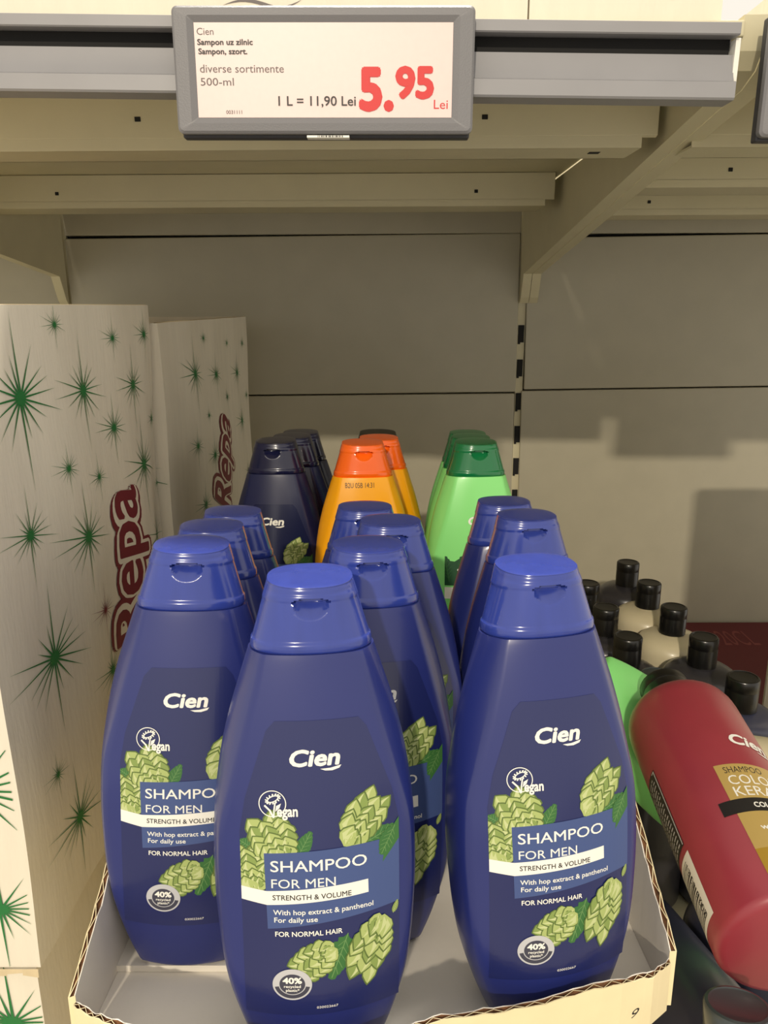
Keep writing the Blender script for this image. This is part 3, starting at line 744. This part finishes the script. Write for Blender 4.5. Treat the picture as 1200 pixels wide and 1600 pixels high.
def carton(name, y0, y1, z1, stars, logos, bend, label, seed):
    X = -0.185; t = empty(name, Matrix.Translation((X, y0, -0.4905)))
    zb = 0.4905 - 0.338; zt = z1 + 0.4905; L = y1 - y0
    def surf(a, b, off=0.0):                                    # side face, slightly bulged, its far edge turned in
        u = a / L; v = b / zt
        x = 0.004 * math.sin(math.pi * u) * math.sin(math.pi * v) + 0.0011 * math.sin(a * 60 + 2 * v) + 0.0008 * math.sin(b * 34 + u * 5)
        e = (a - (L - bend[0] - bend[2] * (1 - v))) / bend[0]
        if e > 0: x -= bend[1] * min(e, 1.4) ** 1.25
        return (x + off, a, b)
    m = MB(); na, nb = 40, 40; D = 0.25
    vs = [surf(L * i / na, zb + (zt - zb) * j / nb) for i in range(na + 1) for j in range(nb + 1)]
    idx = lambda i, j: i * (nb + 1) + j
    m.add(vs, [(idx(i, j), idx(i + 1, j), idx(i + 1, j + 1), idx(i, j + 1)) for i in range(na) for j in range(nb)], M_carton)
    inn = [(v[0] - 0.003, v[1], v[2]) for v in vs]
    top = [vs[idx(i, nb)] for i in range(na + 1)]; rnd = random.Random(seed)
    for i in range(na):
        p, q = top[i], top[i + 1]
        m.poly([p, q, (q[0] - .003, q[1], q[2] + .0004), (p[0] - .003, p[1], p[2] + .0004)], M_cartin)
        m.poly([(q[0] - .003, q[1], q[2] + .0004), (p[0] - .003, p[1], p[2] + .0004), (p[0] - .0035, p[1], p[2] - .02), (q[0] - .0035, q[1], q[2] - .02)], M_cartin)
    ff = [vs[idx(0, j)] for j in range(nb + 1)]; bb = [vs[idx(na, j)] for j in range(nb + 1)]
    for j in range(nb):
        p, q = ff[j], ff[j + 1]; m.poly([p, q, (-D, q[1], q[2]), (-D, p[1], p[2])], M_carton)
        p, q = bb[j], bb[j + 1]; m.poly([p, q, (-D, q[1], q[2]), (-D, p[1], p[2])], M_carton)
    m.poly([(-.003, 0.002, zt - .02), (-.003 - bend[1], L, zt - .02), (-D, L, zt - .02), (-D, 0, zt - .02)], M_cartin)
    m.poly([(-D, 0, zb), (-D, L, zb), (-D, L, zt), (-D, 0, zt)], M_carton)
    for i in range(na):
        p, q = vs[idx(i, 0)], vs[idx(i + 1, 0)]; m.poly([p, q, (q[0] - .012, q[1], q[2]), (p[0] - .012, p[1], p[2])], M_cartin)
    pr = Print()
    for k, (a, b, s, mt) in enumerate(stars): star(pr, a, b, s, mt, seed * 50 + k)
    for lg in logos: logo(pr, *lg)
    pr.cut(0.0005, L - 0.0005, 40, zb + .0005, zt - .0005, 40)
    pr.into(m, lambda a, b, l: surf(a, b, 0.0004 + 0.00005 * l))
    pr = Print()
    for k, (a, b, s) in enumerate(((-.02, .26, .05), (-.06, .36, .06), (-.016, .19, .035))): star(pr, a, b, s, M_green, 900 + k)
    pr.cut(-D + .001, -.0015, 2, zb + .001, zt, 2)
    pr.into(m, lambda a, b, l: (a, -0.0004 - 0.0001 * l, b))
    m.build('hood', t, smooth=True, angle=35)
    m = MB(); m.box(-D, -0.0045, 0.0035, L - .004, 0, zb + .004, M_carton)
    pr = Print(); star(pr, -.022, .112, .045, M_green, 77); star(pr, -.09, .10, .03, M_green, 78); pr.cut(-D + .001, -.0050, 2, .001, zb, 2)
    pr.into(m, lambda a, b, l: (a, 0.0031 - 0.0001 * l, b))
    pr = Print(); star(pr, .095, .098, .038, M_green, 79); pr.cut(.004, L - .005, 2, .001, zb, 2)
    pr.into(m, lambda a, b, l: (-0.0043 + 0.0001 * l, a, b))
    m.build('base_box', t)
    # torn paper edge around the hood
    m = MB(); xs_ = [-D + (D - 0.001) * i / 30 for i in range(31)]
    for p, q in zip(xs_, xs_[1:]):
        m.poly([(p, -.0012, zb), (q, -.0012, zb), (q, -.0016, zb - rnd.uniform(.002, .006)), (p, -.0016, zb - rnd.uniform(.002, .006))], M_cartin)
    m.build('torn_edge', t)
    return tag(t, label, 'carton', 'star printed cartons on the left')
ST1 = [(0.3894, -0.0441, 0.0402, 0), (0.4703, -0.0487, 0.0333, 0), (0.5597, -0.054, 0.0297, 0), (0.4369, -0.009, 0.0144, 0), (0.5242, -0.0197, 0.0152, 0), (0.598, -0.0198, 0.0208, 0), (0.5128, -0.078, 0.0228, 0), (0.6162, -0.0866, 0.0189, 0), (0.5698, -0.1144, 0.0385, 0), (0.4287, -0.0885, 0.0156, 0), (0.4762, -0.1038, 0.0157, 0), (0.6303, -0.1425, 0.0121, 0), (0.3782, -0.1132, 0.0252, 0), (0.4427, -0.1334, 0.0334, 0), (0.596, -0.1772, 0.0349, 0), (0.4576, -0.1866, 0.0175, 1), (0.3891, -0.187, 0.0404, 0), (0.4607, -0.2298, 0.0249, 0), (0.3727, -0.2494, 0.0144, 0), (0.392, -0.2908, 0.0328, 0)]
ST2 = [(0.7417, -0.0616, 0.0373, 0), (0.8322, -0.0699, 0.0265, 0), (0.9487, -0.0775, 0.0286, 0), (0.7958, -0.0304, 0.0132, 0), (0.9052, -0.0404, 0.0113, 0), (1.001, -0.0448, 0.015, 0), (0.888, -0.1001, 0.018, 0), (0.788, -0.1077, 0.0134, 0), (0.8428, -0.1237, 0.0115, 0), (0.9608, -0.1379, 0.0311, 0), (0.7276, -0.1289, 0.0219, 0), (0.7995, -0.1512, 0.0276, 0), (1.0184, -0.1124, 0.0155, 0), (0.7444, -0.1908, 0.0274, 0), (0.8265, -0.2039, 0.0202, 1), (0.9858, -0.2079, 0.0273, 0)]
def stars(lst, y0): return [(Y - y0, Z + 0.4905, s, M_maroon if k else M_green) for Y, Z, s, k in lst]
carton('display_carton', 0.331, 0.631, 0.0015, stars(ST1, 0.331), [(0.197, 0.2577, 0.059, 0.112, R(87))], (0.03, 0.006, 0.06),
       'tall white carton with green stars at the near left, beside the cardboard tray', 1)
carton('display_carton', 0.6345, 1.045, -0.0125, stars(ST2, 0.6345), [(0.2112, 0.265, 0.070, 0.106, R(70))], (0.03, 0.003, 0.0),
       'white carton with green stars standing farther back, behind the nearer star carton', 2)

# ------------------------------------------------------------------ round bottles on the right
def round_bottle(name, body_m, cap_m, r=0.0355, h=0.215, caph=0.029, capr=0.0132):
    """standing on its base at the origin; h = total height with the cap"""
    t = empty(name); hb = h - caph
    prof = [(0, 0), (r * .86, 0), (r * .95, .001), (r, .004), (r, hb - .022), (r * .99, hb - .016), (r * .955, hb - .0110), (r * .88, hb - .0068), (r * .74, hb - .0034), (r * .54, hb - .0012), (capr * .92, hb - .0002), (capr * .9, hb + .002)]
    m = MB(); m.lathe(prof, body_m, 48); m.build('body', t, smooth=True, angle=50)
    m = MB(); m.lathe([(0, hb + .0006), (capr, hb + .0006), (capr, hb + .001), (capr * 1.0, hb + caph * .62), (capr * .985, hb + caph * .64), (capr * 1.0, hb + caph * .66), (capr, h - .0015), (capr * .95, h - .0004), (capr * .85, h), (capr * .8, h - .0006), (0, h - .0008)], cap_m, 36)
    cp = m.build('cap', t, smooth=True, angle=40)
    return t
SB = 'upright bottles with black caps on the right'
ZD = -0.5153
def stand(proto, x, y, lab, dz=0.0, first=False):
    M = Matrix.Translation((x, y, ZD + dz)); o = proto if first else copy_thing(proto, M); o.matrix_world = M
    return tag(o, lab, 'bottle', SB)
pc = round_bottle('round_bottle', M_charc, M_blackcap); pk = round_bottle('round_bottle', M_cream, M_blackcap); pn = round_bottle('round_bottle', M_dnavy, M_blackcap); ps = round_bottle('round_bottle', M_charc, M_greycap)
stand(pc, .2905, .884, 'charcoal bottle with black cap farthest back against the wall on the right', first=True)
stand(pk, .2925, .813, 'cream bottle with black cap, the farther of the two cream ones', first=True)
stand(pk, .2945, .741, 'cream bottle with black cap, the nearer of the two cream ones')
stand(pc, .2960, .667, 'charcoal bottle with black cap in front of the nearer cream bottle')
stand(pn, .2965, .586, 'slate blue bottle with glossy black cap above the wine red bottle', first=True)
stand(pc, .2235, .812, 'charcoal bottle whose black cap peeks out beside the right blue cap')
stand(pc, .2245, .741, 'charcoal bottle with black cap left of the farther cream bottle')
stand(pc, .2255, .669, 'charcoal bottle with black cap left of the nearer cream bottle')
stand(ps, .2262, .592, 'dark bottle with smoky grey cap just above the tipped green bottle', first=True)

# the wine red bottle lying on the others
WR = 0.0350
wine = round_bottle('round_bottle', M_wine, M_blackcap, WR, 0.195, 0.026, 0.0165)
wb = Vector((.188, .2949, -.2903)); wa = (Vector((.1905, .4469, -.264)) - wb).normalized()
wn = Vector((.14, -.17, .98)); wn = (wn - wa * wn.dot(wa)).normalized(); wx = (-wn).cross(wa)
def fn_cyl(a, b, l): 
    r = WR + 0.00015 + 0.00002 * l
    return (r * math.sin(a / WR), -r * math.cos(a / WR), b)
pr = Print()
brand(pr, -.0015, .0235, .0985, .0085, M_white)
pr.rect(-.0175, .0280, .0130, .0822, M_gold, 1); pr.rect(-.0175, .0280, .0130, .0270, M_gold2, 1.5)
pr.text('SHAMPOO', -.0135, .007, .0758, .0046, M_ink, 2); pr.text('COLOR &', -.0135, .020, .0675, .0068, M_white, 2); pr.text('KERATIN', -.0135, .0215, .0595, .0068, M_white, 2)
pr.rect(-.0240, .0280, .0490, .0578, M_bblack, 2); pr.text('COLOR KERATIN', -.0075, .0220, .0515, .0034, M_white, 3, 0, .03)
pr.text('with keratin', -.0100, .0150, .0375, .0034, M_white, 3, 0, .02); pr.text('COLORED HAIR', -.0095, .0220, .0190, .0036, M_white, 3, 0, .02)
pr.cut(-.0240, .0300, 28, .005, .115, 2)
m = MB(); pr.into(m, fn_cyl); m.build('front_label', wine)
pr = Print(); c0 = -.0605                                       # the back label wraps round the left flank
pr.rect(c0 - .022, c0 + .0085, .052, .106, M_bblack, 1); pr.stroke([(c0 + .0075, .105), (c0 + .0075, .053)], .0008, M_badge[0], 2); pr.stroke([(c0 + .0075, .105), (c0 + .005, .105)], .0008, M_badge[0], 2)
rnd = random.Random(9)
for k in range(18):
    b = .102 - k * .0028; a = c0 - .018
    while a < c0 + .004:
        wd = rnd.uniform(.002, .006); pr.rect(a, min(a + wd, c0 + .005), b, b + .0009, M_badge[0], 2); a += wd + .001
pr.rect(c0 - .020, c0 + .0095, .011, .0475, M_white, 1)
b = .014
while b < .045:
    wd = rnd.choice((.0005, .0008, .0013)); pr.rect(c0 - .016, c0 + .004, b, b + wd, M_ink, 2); b += wd + rnd.choice((.0005, .0009))
pr.text('2025 1321', c0 + .0045, c0 + .0330, .014, .0040, M_ink, 3, 0, 0, R(90))
pr.cut(c0 - .023, c0 + .0115, 16, .003, .115, 2)
m = MB(); pr.into(m, fn_cyl); m.build('back_label', wine)
wine.matrix_world = Matrix(((wx.x, -wn.x, wa.x, wb.x), (wx.y, -wn.y, wa.y, wb.y), (wx.z, -wn.z, wa.z, wb.z), (0, 0, 0, 1)))
tag(wine, 'wine red shampoo bottle with gold label lying across the dark bottles at the right', 'shampoo bottle')

def lying(proto, p, d, lab, roll=0.0):
    d = Vector(d).normalized(); o = copy_thing(proto, Matrix.Translation(p) @ d.to_track_quat('Z', 'Y').to_matrix().to_4x4())
    return tag(o, lab, 'bottle')
lying(pk, (.256, .492, -.338), (1, -.12, -.10), 'cream bottle lying on its side behind the wine red bottle at the right edge')
lying(pn, (.178, .302, -.388), (.0, 1, -.36), 'dark bottle lying in the shade under the wine red bottle, next to the tray')
lying(pn, (.252, .300, -.440), (.0, 1, -.02), 'dark bottle lying deepest under the wine red bottle, mostly out of view')
big = round_bottle('round_bottle', M_dnavy, M_greycap, 0.034, 0.180, 0.030, 0.0142)
big.matrix_world = Matrix.Translation((.152, .226, -.470)) @ Matrix.Rotation(R(-14), 4, 'X')
tag(big, 'bottle with smoky grey cap at the bottom right corner, nearest the viewer', 'bottle')

# maroon carton behind the right hand bottles, and the tall carton further along the shelf
t = empty('carton', Matrix.Translation((.440, .80, -.5155)))
m = MB(); m.box(0, .34, 0, .362, 0, .0165, M_winecarton)
pr = Print(); pr.text('X 20CL', .045, .125, .275, .055, M_winetext, 1); pr.into(m, lambda a, b, l: (a, b, .0168))
m.build('carton_box', t, bevel=0.0008); tag(t, 'flat dark maroon carton with faint lettering lying behind the bottles on the right', 'carton')
m = MB(); m.box(0.366, 0.62, 0.60, 0.69, -0.5155, -0.060, M_carton); tag(m.build('carton', bevel=0.012), 'tall carton standing beyond the right edge of the picture', 'carton')
